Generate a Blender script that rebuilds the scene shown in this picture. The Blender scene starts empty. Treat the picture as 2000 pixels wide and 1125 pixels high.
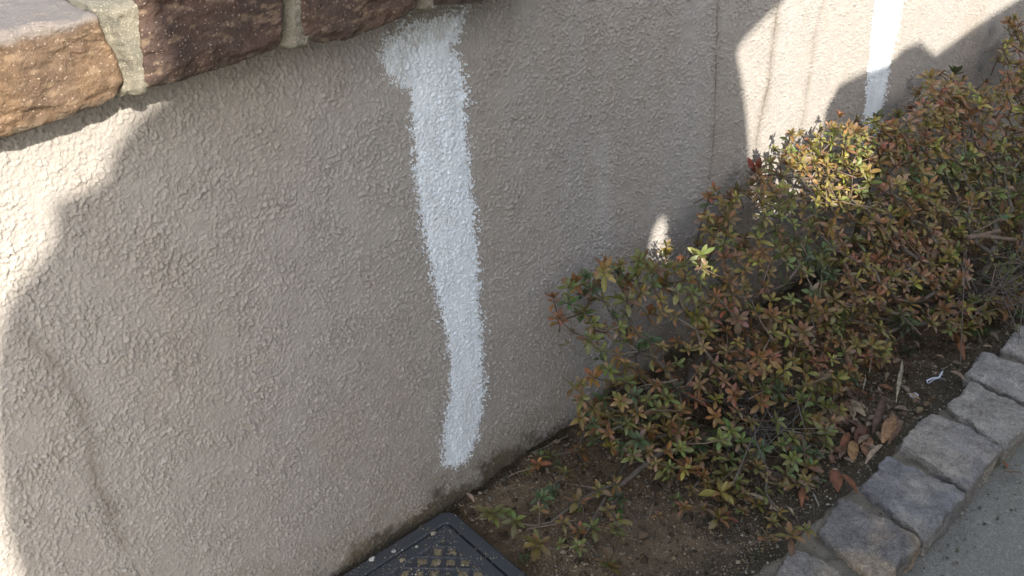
import bpy, math, random
import numpy as np
from mathutils import Vector, Matrix
R = math.radians
rng = np.random.default_rng(7)
random.seed(7)
C = bpy.context.scene.collection

# ------------------------------------------------------------------ camera
FPX = 1750.0
_d = np.array([150, 2940, 1750.0]); _d /= np.linalg.norm(_d)
_x = np.array([2400, -1162, 1750.0]); _x -= _d * (_x @ _d); _x /= np.linalg.norm(_x)
_z = -_d; _y = np.cross(_z, _x)
CM = np.array([_x, _y, _z])                      # camera axes (right, down, forward) -> world
CAM = np.array([0.0, -0.871, 1.0])
cd = bpy.data.cameras.new('camera'); co = bpy.data.objects.new('camera', cd); C.objects.link(co)
cd.sensor_width = 36; cd.lens = FPX / 2000 * 36; cd.clip_start = 0.01; cd.clip_end = 500
r_, dn_, f_ = CM[:, 0], CM[:, 1], CM[:, 2]
co.matrix_world = Matrix(((r_[0], -dn_[0], -f_[0], CAM[0]), (r_[1], -dn_[1], -f_[1], CAM[1]), (r_[2], -dn_[2], -f_[2], CAM[2]), (0, 0, 0, 1)))
bpy.context.scene.camera = co

# ------------------------------------------------------------------ sky, sun, exposure
SUN = np.array([-0.25, -1.0, 0.55]); SUN /= np.linalg.norm(SUN)       # towards the sun
w = bpy.data.worlds.new('World'); bpy.context.scene.world = w; w.use_nodes = True
nt = w.node_tree
sky = nt.nodes.new('ShaderNodeTexSky'); sky.sky_type = 'NISHITA'; sky.sun_disc = False
sky.sun_elevation = math.asin(SUN[2]); sky.sun_rotation = math.atan2(SUN[0], SUN[1])
sky.air_density = 1.0; sky.dust_density = 2.5; sky.ozone_density = 0.6
bg = nt.nodes['Background']; bg.inputs['Strength'].default_value = 0.15
hs = nt.nodes.new('ShaderNodeHueSaturation'); hs.inputs['Saturation'].default_value = .60      # thin haze whitens the blue
nt.links.new(sky.outputs[0], hs.inputs['Color']); nt.links.new(hs.outputs[0], bg.inputs[0])
sl = bpy.data.lights.new('sun', 'SUN'); so = bpy.data.objects.new('sun', sl); C.objects.link(so)
sl.energy = 3.3; sl.angle = R(0.6); sl.color = (1.0, 0.92, 0.79)
so.rotation_euler = Vector(SUN).to_track_quat('Z', 'Y').to_euler()
vs = bpy.context.scene.view_settings
vs.view_transform = 'Standard'; vs.look = 'None'; vs.exposure = 1.30; vs.gamma = 1

# ------------------------------------------------------------------ helpers
def ray(u, v): return CM @ np.array([(u - 1000) / FPX, (v - 562.5) / FPX, 1.0])
def onwall(u, v, Y=0.0):
    r = ray(u, v); return CAM + r * ((Y - CAM[1]) / r[1])
def onground(u, v, Z=0.0):
    r = ray(u, v); return CAM + r * ((Z - CAM[2]) / r[2])

def hash3(ix, iy, iz, seed):
    with np.errstate(over='ignore'):
        h = (ix.astype(np.uint64) * np.uint64(73856093)) ^ (iy.astype(np.uint64) * np.uint64(19349663)) ^ (iz.astype(np.uint64) * np.uint64(83492791)) ^ np.uint64(seed * 2654435761 + 12345)
        h ^= h >> np.uint64(13); h *= np.uint64(0x9E3779B97F4A7C15); h ^= h >> np.uint64(31)
    return (h & np.uint64(0xFFFFFF)).astype(np.float64) / 0xFFFFFF
def noise3(p, scale, seed=1):
    q = p / scale + 1000.0
    i = np.floor(q).astype(np.int64); f = q - i; f = f * f * (3 - 2 * f)
    o = 0
    for a in (0, 1):
        for b in (0, 1):
            for c in (0, 1):
                wt = (f[:, 0] if a else 1 - f[:, 0]) * (f[:, 1] if b else 1 - f[:, 1]) * (f[:, 2] if c else 1 - f[:, 2])
                o = o + wt * hash3(i[:, 0] + a, i[:, 1] + b, i[:, 2] + c, seed)
    return o * 2 - 1
def fbm(p, scale, seed=1, n=4):
    o = 0; a = 1
    for k in range(n):
        o = o + a * noise3(p, scale, seed + k); scale *= 0.5; a *= 0.5
    return o
def sstep(a, b, x):
    t = np.clip((x - a) / (b - a), 0, 1); return t * t * (3 - 2 * t)

def mesh_np(name, V, F, mat, parent=None, col=None, smooth=True):
    V = np.asarray(V, dtype=np.float32); F = np.asarray(F, dtype=np.int32)
    me = bpy.data.meshes.new(name)
    me.vertices.add(len(V)); me.vertices.foreach_set('co', V.ravel())
    k = F.shape[1]
    me.loops.add(F.size); me.loops.foreach_set('vertex_index', F.ravel())
    me.polygons.add(len(F)); me.polygons.foreach_set('loop_start', np.arange(0, F.size, k, dtype=np.int32))
    me.polygons.foreach_set('loop_total', np.full(len(F), k, dtype=np.int32))
    me.polygons.foreach_set('use_smooth', np.full(len(F), smooth))
    me.update(calc_edges=True); me.validate()
    if col is not None:
        at = me.color_attributes.new('Col', 'FLOAT_COLOR', 'POINT')
        cc = np.ones((len(V), 4), dtype=np.float32); cc[:, :3] = col
        at.data.foreach_set('color', cc.ravel())
    me.materials.append(mat)
    o = bpy.data.objects.new(name, me); C.objects.link(o)
    if parent: o.parent = parent
    return o
def tag(o, label=None, cat=None, group=None, kind=None):
    if label: o['label'] = label
    if cat: o['category'] = cat
    if group: o['group'] = group
    if kind: o['kind'] = kind
    return o
def empty(name, label, cat, loc=(0, 0, 0), group=None):
    o = bpy.data.objects.new(name, None); C.objects.link(o); o.location = loc; o.empty_display_size = .05
    bpy.context.view_layer.update()
    return tag(o, label, cat, group)
def adopt(child, parent):                         # parent without moving
    child.parent = parent; child.matrix_parent_inverse = Matrix.Translation(parent.location).inverted(); return child

class Acc:                                        # gathers pieces into one mesh (quads; triangles repeat an index)
    def __init__(s): s.V = []; s.F = []; s.C = []; s.n = 0
    def add(s, V, F, col=(1, 1, 1)):
        V = np.asarray(V, float); s.V.append(V); s.F.append(np.asarray(F) + s.n)
        c = np.asarray(col, float); s.C.append(np.broadcast_to(c, (len(V), 3)) if c.ndim == 1 else c); s.n += len(V)
    def build(s, name, mat, parent=None, smooth=True):
        return mesh_np(name, np.concatenate(s.V), np.concatenate(s.F), mat, parent, np.concatenate(s.C), smooth)

def grid_faces(nu, nv):                           # nu x nv vertices, index = i*nv + j
    i, j = np.meshgrid(np.arange(nu - 1), np.arange(nv - 1), indexing='ij')
    a = (i * nv + j).ravel(); return np.stack([a, a + nv, a + nv + 1, a + 1], 1)

def box_surface(nx, ny, nz):                      # welded-looking cube surface in [-1,1]^3
    Vs, Fs, n = [], [], 0
    def face(ax, s, na, nb):
        nonlocal n
        a = np.linspace(-1, 1, na); b = np.linspace(-1, 1, nb)
        A, B = np.meshgrid(a, b, indexing='ij'); P = np.zeros((na * nb, 3))
        o = [k for k in range(3) if k != ax]
        P[:, ax] = s; P[:, o[0]] = A.ravel(); P[:, o[1]] = B.ravel()
        F = grid_faces(na, nb)
        if (s > 0) == (ax == 1): F = F[:, ::-1]
        Vs.append(P); Fs.append(F + n); n += len(P)
    for s in (-1, 1):
        face(0, s, ny, nz); face(1, s, nx, nz); face(2, s, nx, ny)
    V = np.concatenate(Vs); F = np.concatenate(Fs)
    K = np.round(V * 1e6).astype(np.int64)
    _, idx, inv = np.unique(K, axis=0, return_index=True, return_inverse=True)
    return V[idx], inv.ravel()[F]
def round_box(P, half, r):                        # P in [-1,1]^3 -> rounded box of half sizes
    h = np.asarray(half, float); Q = P * h; inner = np.clip(Q, -(h - r), h - r)
    d = Q - inner; L = np.linalg.norm(d, axis=1, keepdims=True); L[L == 0] = 1
    m = np.max(np.abs(d), axis=1, keepdims=True)
    return inner + d / L * m

def tube(acc, pts, rad, col, seg=6, capcol=None):
    pts = np.asarray(pts, float); n = len(pts); rad = np.broadcast_to(np.asarray(rad, float), (n,))
    T = np.gradient(pts, axis=0); T /= np.linalg.norm(T, axis=1, keepdims=True) + 1e-12
    ref = np.array([0.31, 0.2, 0.93]) if abs(T[0] @ np.array([0.31, 0.2, 0.93])) < .95 else np.array([1.0, 0, 0])
    U = np.cross(T, ref); U /= np.linalg.norm(U, axis=1, keepdims=True) + 1e-12; W = np.cross(T, U)
    a = np.arange(seg) * 2 * np.pi / seg
    V = (pts[:, None] + rad[:, None, None] * (np.cos(a)[None, :, None] * U[:, None] + np.sin(a)[None, :, None] * W[:, None])).reshape(-1, 3)
    i, j = np.meshgrid(np.arange(n - 1), np.arange(seg), indexing='ij'); i = i.ravel(); j = j.ravel(); k = (j + 1) % seg
    F = np.stack([i * seg + j, i * seg + k, (i + 1) * seg + k, (i + 1) * seg + j], 1)
    acc.add(V, F, col)
    if capcol is not None:
        e = V[-seg:] + T[-1] * 0.0004; e = np.vstack([e, e.mean(0)])
        q = np.arange(0, seg, 2); F = np.stack([q, (q + 1) % seg, (q + 2) % seg, np.full(len(q), seg)], 1)
        acc.add(e, F, capcol)

# ------------------------------------------------------------------ materials
def mat(name, base=(.5, .5, .5), rough=.85, attr=False, bump=(), mottle=None, spec=.3, transl=0.0, speck=None):
    m = bpy.data.materials.new(name); m.use_nodes = True; t = m.node_tree; N = t.nodes; L = t.links
    b = N['Principled BSDF']; b.inputs['Roughness'].default_value = rough; b.inputs['Specular IOR Level'].default_value = spec
    geo = N.new('ShaderNodeNewGeometry')
    if attr:
        a = N.new('ShaderNodeAttribute'); a.attribute_name = 'Col'; c = a.outputs['Color']
    else:
        a = N.new('ShaderNodeRGB'); a.outputs[0].default_value = (*base, 1); c = a.outputs[0]
    for (sc, det, amt, c2) in (mottle or ()):
        n = N.new('ShaderNodeTexNoise'); n.inputs['Scale'].default_value = sc; n.inputs['Detail'].default_value = det
        L.new(geo.outputs['Position'], n.inputs['Vector'])
        r = N.new('ShaderNodeValToRGB'); r.color_ramp.elements[0].position = .42; r.color_ramp.elements[1].position = .62
        r.color_ramp.elements[1].color = (amt, amt, amt, 1)
        L.new(n.outputs['Fac'], r.inputs[0])
        x = N.new('ShaderNodeMix'); x.data_type = 'RGBA'
        L.new(r.outputs[0], x.inputs['Factor']); L.new(c, x.inputs['A']); x.inputs['B'].default_value = (*c2, 1); c = x.outputs['Result']
    for (sc, thr, amt, c2) in (speck or ()):
        n = N.new('ShaderNodeTexVoronoi'); n.inputs['Scale'].default_value = sc
        L.new(geo.outputs['Position'], n.inputs['Vector'])
        sp = N.new('ShaderNodeSeparateColor'); L.new(n.outputs['Color'], sp.inputs[0])
        g = N.new('ShaderNodeMath'); g.operation = 'GREATER_THAN'; g.inputs[1].default_value = thr; L.new(sp.outputs[0], g.inputs[0])
        mu = N.new('ShaderNodeMath'); mu.operation = 'MULTIPLY'; mu.inputs[1].default_value = amt; L.new(g.outputs[0], mu.inputs[0])
        x = N.new('ShaderNodeMix'); x.data_type = 'RGBA'
        L.new(mu.outputs[0], x.inputs['Factor']); L.new(c, x.inputs['A']); x.inputs['B'].default_value = (*c2, 1); c = x.outputs['Result']
    L.new(c, b.inputs['Base Color'])
    prev = None
    for (sc, det, dist) in bump:
        n = N.new('ShaderNodeTexNoise'); n.inputs['Scale'].default_value = sc; n.inputs['Detail'].default_value = det
        L.new(geo.outputs['Position'], n.inputs['Vector'])
        bp = N.new('ShaderNodeBump'); bp.inputs['Distance'].default_value = dist; bp.inputs['Strength'].default_value = 1
        L.new(n.outputs['Fac'], bp.inputs['Height'])
        if prev: L.new(prev, bp.inputs['Normal'])
        prev = bp.outputs['Normal']
    if prev: L.new(prev, b.inputs['Normal'])
    if transl:
        tr = N.new('ShaderNodeBsdfTranslucent'); L.new(c, tr.inputs['Color'])
        ms = N.new('ShaderNodeMixShader'); ms.inputs[0].default_value = transl
        L.new(b.outputs[0], ms.inputs[1]); L.new(tr.outputs[0], ms.inputs[2])
        L.new(ms.outputs[0], N['Material Output'].inputs['Surface'])
    return m
M = {}
M['stucco'] = mat('stucco', attr=True, rough=.93, spec=.15, bump=((600, 3, .0010),))
M['paint'] = mat('white_paint', attr=True, rough=.6, spec=.35, bump=((450, 3, .0014), (900, 2, .0004)))
M['stone'] = mat('brown_stone', attr=True, rough=.75, spec=.4, bump=((350, 6, .0022), (1100, 2, .0007)), speck=((800, .97, .4, (.50, .40, .32)),))
M['mortar'] = mat('mortar', attr=True, rough=.95, spec=.1, bump=((800, 3, .0016),), speck=((700, .86, .5, (.2, .18, .14)), (900, .90, .5, (.45, .41, .33))))
M['granite'] = mat('granite', attr=True, rough=.85, spec=.3, bump=((260, 6, .0045), (900, 2, .0010)), speck=((800, .84, .5, (.07, .07, .08)), (700, .88, .45, (.42, .40, .38)), (1100, .88, .5, (.34, .30, .24))))
M['concrete'] = mat('concrete', (.31, .298, .262), .93, bump=((500, 4, .0022), (60, 3, .003)), mottle=((9, 5, .5, (.24, .23, .195)), (60, 4, .35, (.37, .35, .30))), speck=((800, .85, .5, (.17, .17, .155)), (520, .86, .5, (.52, .49, .42)), (420, .93, .6, (.22, .21, .19))), spec=.2)
M['soil'] = mat('soil', attr=True, rough=.97, spec=.08, bump=((420, 5, .004), (1200, 2, .0012)), speck=((700, .90, .5, (.24, .19, .13)),))
M['grain'] = mat('sand_grain', attr=True, rough=.9, spec=.15)
M['bark'] = mat('bark', attr=True, rough=.92, spec=.12, bump=((300, 5, .002),), mottle=((120, 4, .5, (.10, .085, .07)),))
M['leaf'] = mat('leaf', attr=True, rough=.42, spec=.42, transl=.22, mottle=((160, 3, .28, (.10, .06, .035)),))
M['dead'] = mat('dead_leaf', attr=True, rough=.65, spec=.3, transl=.12, bump=((250, 3, .0012),), mottle=((130, 4, .5, (.09, .05, .03)),))
M['plastic'] = mat('dark_plastic', (.060, .066, .077), .5, bump=((700, 3, .0004),), mottle=((40, 5, .45, (.062, .066, .074)), (220, 4, .3, (.08, .08, .078))), spec=.4)
M['paper'] = mat('paper', (.62, .66, .74), .6)
M['shadow_block'] = mat('shadow_block', (.05, .07, .03), .9, bump=((60, 4, .02),), mottle=((25, 4, .8, (.03, .045, .02)),))  # green finish of the added shadow-casting blocks

# ------------------------------------------------------------------ the height field of the sprayed render
X0, X1, Z0, Z1, DX = -.30, 3.10, -.06, .88, .001
GX, GZ = int((X1 - X0) / DX), int((Z1 - Z0) / DX)
def band(wl, wd, seed, sx=1.0, sz=1.0, coarse=1):
    r = np.random.default_rng(seed); nx, nz = GX // coarse, GZ // coarse
    f = np.fft.rfft2(r.standard_normal((nx, nz)))
    kx = np.fft.fftfreq(nx, DX * coarse)[:, None] * sx; kz = np.fft.rfftfreq(nz, DX * coarse)[None, :] * sz
    k = np.sqrt(kx * kx + kz * kz) + 1e-9
    g = np.fft.irfft2(f * np.exp(-(np.log(k * wl) / wd) ** 2), s=(nx, nz)); return g / g.std()
def samp(g, x, z, coarse=1):
    q = (x - X0) / DX / coarse; s = (z - Z0) / DX / coarse
    q = np.clip(q, 0, g.shape[0] - 1.001); s = np.clip(s, 0, g.shape[1] - 1.001)
    i = q.astype(int); j = s.astype(int); a = q - i; b = s - j
    return (g[i, j] * (1 - a) * (1 - b) + g[i + 1, j] * a * (1 - b) + g[i, j + 1] * (1 - a) * b + g[i + 1, j + 1] * a * b)
def dabs(radius, cover, seed, sag=.5, soft=.25):
    r = np.random.default_rng(seed); imp = (r.random((GX, GZ)) < cover * DX * DX / (np.pi * radius * radius)) * r.uniform(.45, 1.25, (GX, GZ))
    m = int(radius / DX * 2) + 2; a, b = np.meshgrid(np.arange(-m, m + 1), np.arange(-m, m + 1), indexing='ij'); a = a * DX / radius; b = b * DX / radius
    rr = np.sqrt(a * a + b * b); ker = np.clip((1 - rr) / soft, 0, 1); ker = ker * ker * (3 - 2 * ker) * (1 - sag * b)
    K = np.zeros((GX, GZ)); K[:2 * m + 1, :2 * m + 1] = ker; K = np.roll(K, (-m, -m), (0, 1))
    g = np.fft.irfft2(np.fft.rfft2(imp) * np.fft.rfft2(K), s=(GX, GZ))
    # ragged outlines: look the field up with a small warp
    wx = (band(.004, .5, seed + 50) * .45 * radius / DX).astype(int); wz = (band(.004, .5, seed + 60) * .45 * radius / DX).astype(int)
    I, J = np.meshgrid(np.arange(GX), np.arange(GZ), indexing='ij')
    return g[(I + wx) % GX, (J + wz) % GZ]
dA = dabs(.0031, .36, 301, .7, .35); dB = dabs(.0020, .50, 302, .7, .45); dC = dabs(.0015, .50, 303, .5, .6)
g1 = band(.0085, .42, 11, 1.0, .9); g2 = band(.0050, .40, 12); g3 = band(.0030, .45, 13); gw = band(.09, .6, 14, coarse=4)

xs = [-.9, -.6, -.45, -.3, -.2, -.12, -.06, -.03]
x = -.02
while x < 2.75:
    xs.append(x); x += .00100 if x < .95 else .00100 + (x - .95) * .0012
xs += [2.8, 3.0, 3.4, 4.0, 5.0, 6.5]
xs = np.array(xs); zs = np.arange(-.05, .795, .00105); zs = np.append(zs, .80)
XX, ZZ = np.meshgrid(xs, zs, indexing='ij'); px, pz = XX.ravel(), ZZ.ravel()
big = samp(gw, px, pz, 4)
left = sstep(.62, .25, px)                         # the spray is coarser towards the left
a1 = samp(g1, px, pz); a2 = samp(g2, px, pz); a3 = samp(g3, px, pz)
sat = lambda q: q / (1 + .35 * q)
left = sstep(.75, .15, px) * (.75 + .25 * big.clip(-1, 1))
H = (sat(samp(dA, px, pz)) * .0017 * left + sat(samp(dB, px, pz)) * (.0019 - .0006 * left) + sat(samp(dC, px, pz)) * .0015 + a3 * .00020 + a2 * .00012) * (1 + .22 * big)
LUMP = H * 1.0
H += .0012 * noise3(np.stack([px, pz * 0, pz], 1), .14, 5)
# intrinsic colour: mottling, streaks, cracks, dirt at the foot
P3 = np.stack([px, pz * 0, pz], 1)
br = fbm(np.stack([px, pz * 0, pz * .45], 1), .10, 21, 4)
gr = fbm(np.stack([px, pz * 0, pz * .25], 1), .16, 31, 4)
base = np.array([.392, .368, .345]); brown = np.array([.372, .328, .288]); grey = np.array([.41, .402, .398])
col = np.tile(base, (len(px), 1))
k = sstep(-.1, .9, br)[:, None] * .40; col = col * (1 - k) + brown * k
k = sstep(-.1, .9, gr)[:, None] * .45; col = col * (1 - k) + grey * k
col *= (1 + .05 * noise3(P3, .012, 41))[:, None]
col *= (1 - .10 * sstep(.0, -1.0, (LUMP / (1 + .22 * big) - .0019) / .0012))[:, None]     # pits darker than the lumps
# pale run marks and brown run marks down the wall
for (u, v, wd, amt, tint) in ((1183, 120, .020, .75, (.50, .50, .505)), (1075, 200, .03, .30, (.33, .27, .205)), (1600, 60, .012, .35, (.33, .29, .24)), (1560, 120, .015, .22, (.34, .30, .25)),
                              (1300, 100, .02, .2, (.34, .28, .22)), (700, 300, .03, .2, (.36, .29, .22)), (450, 700, .04, .16, (.38, .32, .27)), (1010, 250, .018, .25, (.34, .275, .21)), (1660, 100, .02, .2, (.36, .31, .26))):
    xc = onwall(u, v)[0]; n = noise3(np.stack([px * 0 + u, pz * 0, pz], 1), .08, 51)
    k = np.exp(-((px - xc - .012 * n) / wd) ** 2) * (.55 + .45 * noise3(np.stack([px * .6, pz * 0, pz * .35], 1), .03, 52)) * amt * (1 if tint[0] > .5 else .6)
    k = k.clip(0, 1)[:, None]; col = col * (1 - k) + np.array(tint) * k
def crack(pix, wd, depth, amt, seed, halo=.006, hamt=.25):
    global H, col
    W = np.array([onwall(u, v) for u, v in pix]); W = W[np.argsort(W[:, 2])]
    xc = np.interp(pz, W[:, 2], W[:, 0]) + .0035 * noise3(np.stack([px * 0, px * 0 + seed, pz], 1), .03, seed) + .0012 * noise3(np.stack([px * 0, px * 0 + seed, pz], 1), .006, seed + 1)
    inside = sstep(W[0, 2] - .01, W[0, 2] + .03, pz) * sstep(W[-1, 2] + .01, W[-1, 2] - .03, pz)
    br = .75 + .25 * noise3(np.stack([px * 0, px * 0 + seed, pz], 1), .02, seed + 2)
    dd = np.abs(px - xc)
    k = np.exp(-(dd / wd) ** 2) * inside * br; H = H - depth * k
    k = (k * amt * .85 + np.exp(-(dd / halo) ** 2) * inside * hamt * br).clip(0, 1)[:, None]
    col = col * (1 - k) + np.array([.13, .11, .085]) * k
crack([(1405, -20), (1400, 60), (1398, 180), (1390, 290), (1378, 400)], .0016, .0010, .75, 61, .009, .26)
crack([(1525, -20), (1512, 60), (1500, 170), (1480, 260), (1462, 380)], .0024, .0010, .5, 71, .013, .45)
crack([(30, 620), (60, 665), (110, 720), (165, 800), (175, 900), (215, 1000), (250, 1080)], .0018, .0005, .30, 81, .011, .38)
crack([(1610, -10), (1590, 80), (1570, 220), (1555, 300)], .004, .0002, .2, 91, .012, .25)
# dirt and dark moss at the foot of the wall
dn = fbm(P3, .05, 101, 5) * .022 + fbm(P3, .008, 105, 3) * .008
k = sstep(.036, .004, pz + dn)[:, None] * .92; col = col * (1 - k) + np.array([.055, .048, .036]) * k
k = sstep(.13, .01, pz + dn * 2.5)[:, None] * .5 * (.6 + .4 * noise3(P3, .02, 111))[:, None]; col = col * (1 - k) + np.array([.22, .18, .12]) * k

V = np.stack([px, -H, pz], 1); F = grid_faces(len(xs), len(zs))
wall = empty('garden_wall', 'beige sprayed-render garden wall topped with brown stones and marked by white paint strips', 'wall', (0, 0, 0))
mesh_np('rendered_face', V, F, M['stucco'], wall, col)
P, Fb = box_surface(2, 2, 2)
mesh_np('wall_core', P * np.array([3.7, .07, .50]) + np.array([2.8, .0745, .30]), Fb, M['stucco'], wall, np.tile(base, (8, 1)), False)

# paint strips: the same surface, a film proud of it, kept only where the brush reached
def poly_sd(px, pz, W):                            # signed distance to polygon, + inside
    ins = np.zeros(len(px), bool); dist = np.full(len(px), 9.0); n = len(W)
    for a in range(n):
        x0, z0 = W[a]; x1, z1 = W[(a + 1) % n]
        c = ((z0 > pz) != (z1 > pz)); xi = (x1 - x0) * (pz - z0) / (z1 - z0 + 1e-12) + x0
        ins ^= (c & (px < xi)); ex, ez = x1 - x0, z1 - z0
        t = (((px - x0) * ex + (pz - z0) * ez) / (ex * ex + ez * ez + 1e-12)).clip(0, 1)
        dist = np.minimum(dist, np.hypot(px - x0 - t * ex, pz - z0 - t * ez))
    return np.where(ins, dist, -dist)
def strip(pix, thin, label, ragged=.011):
    W = np.array([onwall(u, v)[[0, 2]] for u, v in pix])
    sel = (px > W[:, 0].min() - .03) & (px < W[:, 0].max() + .03) & (pz > W[:, 1].min() - .03) & (pz < W[:, 1].max() + .03)
    sd = np.full(len(px), -1.0); sd[sel] = poly_sd(px[sel], pz[sel], W)
    lump = (LUMP - LUMP.mean()) / LUMP.std()
    sd2 = sd + .0025 * noise3(P3, .012, 131) + .0015 * noise3(P3, .004, 132)
    cov = sd2 / ragged + lump * .40 + a3 * .38 + .10 + (samp(dC, px, pz) > 1.05) * .5
    if thin is not None:
        T = np.array([onwall(u, v)[[0, 2]] for u, v in thin]); st = np.full(len(px), -1.0); st[sel] = poly_sd(px[sel], pz[sel], T)
        thk = sstep(-.006, .004, st + .004 * noise3(P3, .01, 133)) * sel
    else: thk = np.zeros(len(px))
    # brushed thin: pits stay bare
    keepv = (cov > .25) & (lump + .35 * noise3(np.stack([px * 3, pz * 0, pz * 1.2], 1), .01, 134) > -1.5 + thk * .30 - sstep(.004, .018, sd) * 3 * (1 - thk * .7))
    nv = len(zs)
    fk = keepv[F].sum(1) >= 3; Fk = F[fk]; ids, inv = np.unique(Fk, return_inverse=True)
    body = sstep(.002, .012, sd[ids]) * (1 - thk[ids])
    drag = noise3(np.stack([px[ids] * 1.0, pz[ids] * 0, pz[ids] * .22], 1), .0035, 135) * .00035 * body
    hh = H[ids] * (1 - .12 * body) + .0004 + .0003 * body + drag
    white = np.array([.80, .87, .95]); c = np.tile(white, (len(ids), 1))
    bs = fbm(np.stack([px[ids], pz[ids] * 0, pz[ids] * .15], 1), .008, 141, 3); c = c * (1 + .07 * bs)[:, None]      # brush streaks
    pd = sstep(.35, .9, fbm(P3[ids], .03, 145, 3))[:, None] * .12; c = c * (1 - pd) + np.array([.50, .49, .47]) * pd
    t = (thk[ids] * (.16 + .25 * noise3(P3[ids], .006, 136)) + (1 - body) * .12).clip(0, .75)[:, None]
    c = c * (1 - t) + col[ids] * 1.1 * t
    o = mesh_np('paint_strip', np.stack([px[ids], -hh, pz[ids]], 1), inv.reshape(-1, 4), M['paint'], wall, c)
    o['label'] = label; return o
s1 = [(748, 68), (800, 40), (850, 24), (908, 18), (912, 45), (896, 75), (884, 95), (904, 110), (912, 160), (913, 230), (922, 330), (930, 430), (938, 520), (943, 620),
      (947, 720), (948, 800), (938, 850), (918, 895), (890, 918), (862, 912), (860, 865), (872, 780), (874, 700), (858, 620), (838, 540), (820, 450), (806, 350), (800, 250), (792, 185), (765, 165), (746, 150), (738, 110)]
strip(s1, [(735, 10), (925, 10), (925, 60), (905, 80), (880, 70), (840, 80), (790, 110), (800, 160), (775, 190), (735, 180)], 'long white paint strip running from the stones almost to the soil')
strip([(1712, -60), (1772, -60), (1758, 40), (1740, 130), (1726, 200), (1718, 270), (1705, 330), (1672, 330), (1682, 270), (1688, 180), (1698, 90)], None, 'white paint strip behind the azaleas', .013)
# stiff little flick of paint on the edge of the long strip
pf = Acc()
for k in range(9):
    a = onwall(924 + random.uniform(-3, 4), 838 + random.uniform(-3, 5)); a[1] = -.002
    an = random.uniform(-2.4, 1.2); L = random.uniform(.004, .011); e = a + np.array([math.cos(an) * L, -.002 - random.random() * .003, math.sin(an) * L])
    tube(pf, [a, (a * .6 + e * .4), e], [.0013, .0008, .0002], (.8, .83, .86), 5)
fo = pf.build('paint_flick', M['paint'], wall)

# ------------------------------------------------------------------ coping stones on the wall
OV = -.070                                          # how far the stones overhang the face of the wall
def coping(left_pix, right_pix, bot_pix, zt, base_c, alt, seed, top_c=None, label=None):
    P, Fc = box_surface(100, 50, 60)
    q = lambda pp: np.array([onwall(u, v, OV)[[0, 2]] for u, v in pp])
    Lp, Rp, Bp = q(left_pix), q(right_pix), q(bot_pix); Lp = Lp[Lp[:, 1].argsort()]; Rp = Rp[Rp[:, 1].argsort()]; Bp = Bp[Bp[:, 0].argsort()]
    hz = (zt - Bp[:, 1].mean()) / 2; hx = (Rp[:, 0].mean() - Lp[:, 0].mean()) / 2
    Q = round_box(P, (hx, .13, hz), .0055)
    tz = (Q[:, 2] / hz + 1) / 2; tx = (Q[:, 0] / hx + 1) / 2
    zz0 = Bp[:, 1].mean() + tz * hz * 2
    xL = np.interp(zz0, Lp[:, 1], Lp[:, 0]); xR = np.interp(zz0, Rp[:, 1], Rp[:, 0])
    X = xL + (xR - xL) * tx; zB = np.interp(X, Bp[:, 0], Bp[:, 1]); Z = zB + (zt - zB) * tz
    V = np.stack([X, Q[:, 1] + OV + .129, Z], 1)
    S = V * np.array([1, 1, 1.8])
    D = np.stack([noise3(V, .04, seed), noise3(V, .04, seed + 1) * .8, noise3(V, .03, seed + 2) * .8], 1) * .0022
    D += np.stack([fbm(V, .009, seed + 3, 3), fbm(S, .010, seed + 4, 4) * .5, fbm(V, .008, seed + 5, 3)], 1) * .0014
    st = fbm(S, .045, seed + 9, 3); D[:, 1] += sstep(.18, .26, st) * .0014 + sstep(.45, .5, st) * .002        # chipped steps in the split face
    D[:, 1] += sstep(.016, .0, Z - zB + .008 * fbm(V, .015, seed + 11, 3)) * .005
    V = V + D
    k = sstep(-.5, .6, fbm(V, .035, seed + 6, 4))[:, None]; c = (np.array(base_c) * (1 - k) + np.array(alt) * k) * .84
    c = c * (1 + .22 * fbm(V, .006, seed + 7, 3) + .12 * noise3(V, .0022, seed + 12))[:, None]
    g = sstep(.35, .8, fbm(V * np.array([1, 1, 2.5]), .010, seed + 13, 3))[:, None] * .35; c = c * (1 - g) + np.array([.36, .26, .17]) * g
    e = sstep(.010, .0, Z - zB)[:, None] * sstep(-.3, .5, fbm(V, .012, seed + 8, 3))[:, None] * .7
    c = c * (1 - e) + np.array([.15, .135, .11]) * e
    if top_c is not None:
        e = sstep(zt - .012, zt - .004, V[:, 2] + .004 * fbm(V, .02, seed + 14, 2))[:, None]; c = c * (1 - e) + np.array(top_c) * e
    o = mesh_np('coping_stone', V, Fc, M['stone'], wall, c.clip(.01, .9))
    if label: o['label'] = label
ZT = onwall(75, 48, OV)[2]
coping([(-260, 330), (-270, 100)], [(238, 205), (249, 172), (238, 130), (215, 90), (200, 50), (190, 15)], [(-260, 340), (-100, 296), (0, 274), (60, 262), (120, 240), (200, 214), (246, 188)], ZT,
       (.185, .118, .070), (.145, .095, .062), 201, (.21, .185, .17), 'rusty orange stone at the left end of the wall top')
coping([(283, 178), (276, 100), (268, 0), (262, -90)], [(557, 98), (556, 0), (554, -90)], [(283, 178), (330, 170), (380, 156), (450, 132), (520, 111), (557, 96)], ZT + .012,
       (.110, .068, .052), (.080, .052, .043), 231, None, 'dark reddish brown stone between two mortar joints on the wall top')
coping([(592, 78), (590, 0), (588, -90)], [(822, 20), (822, -90)], [(592, 78), (605, 80), (640, 86), (700, 76), (760, 52), (800, 32), (824, 18)], ZT + .008,
       (.105, .070, .056), (.125, .078, .058), 261, None, 'purplish brown stone above the long paint strip')
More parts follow.
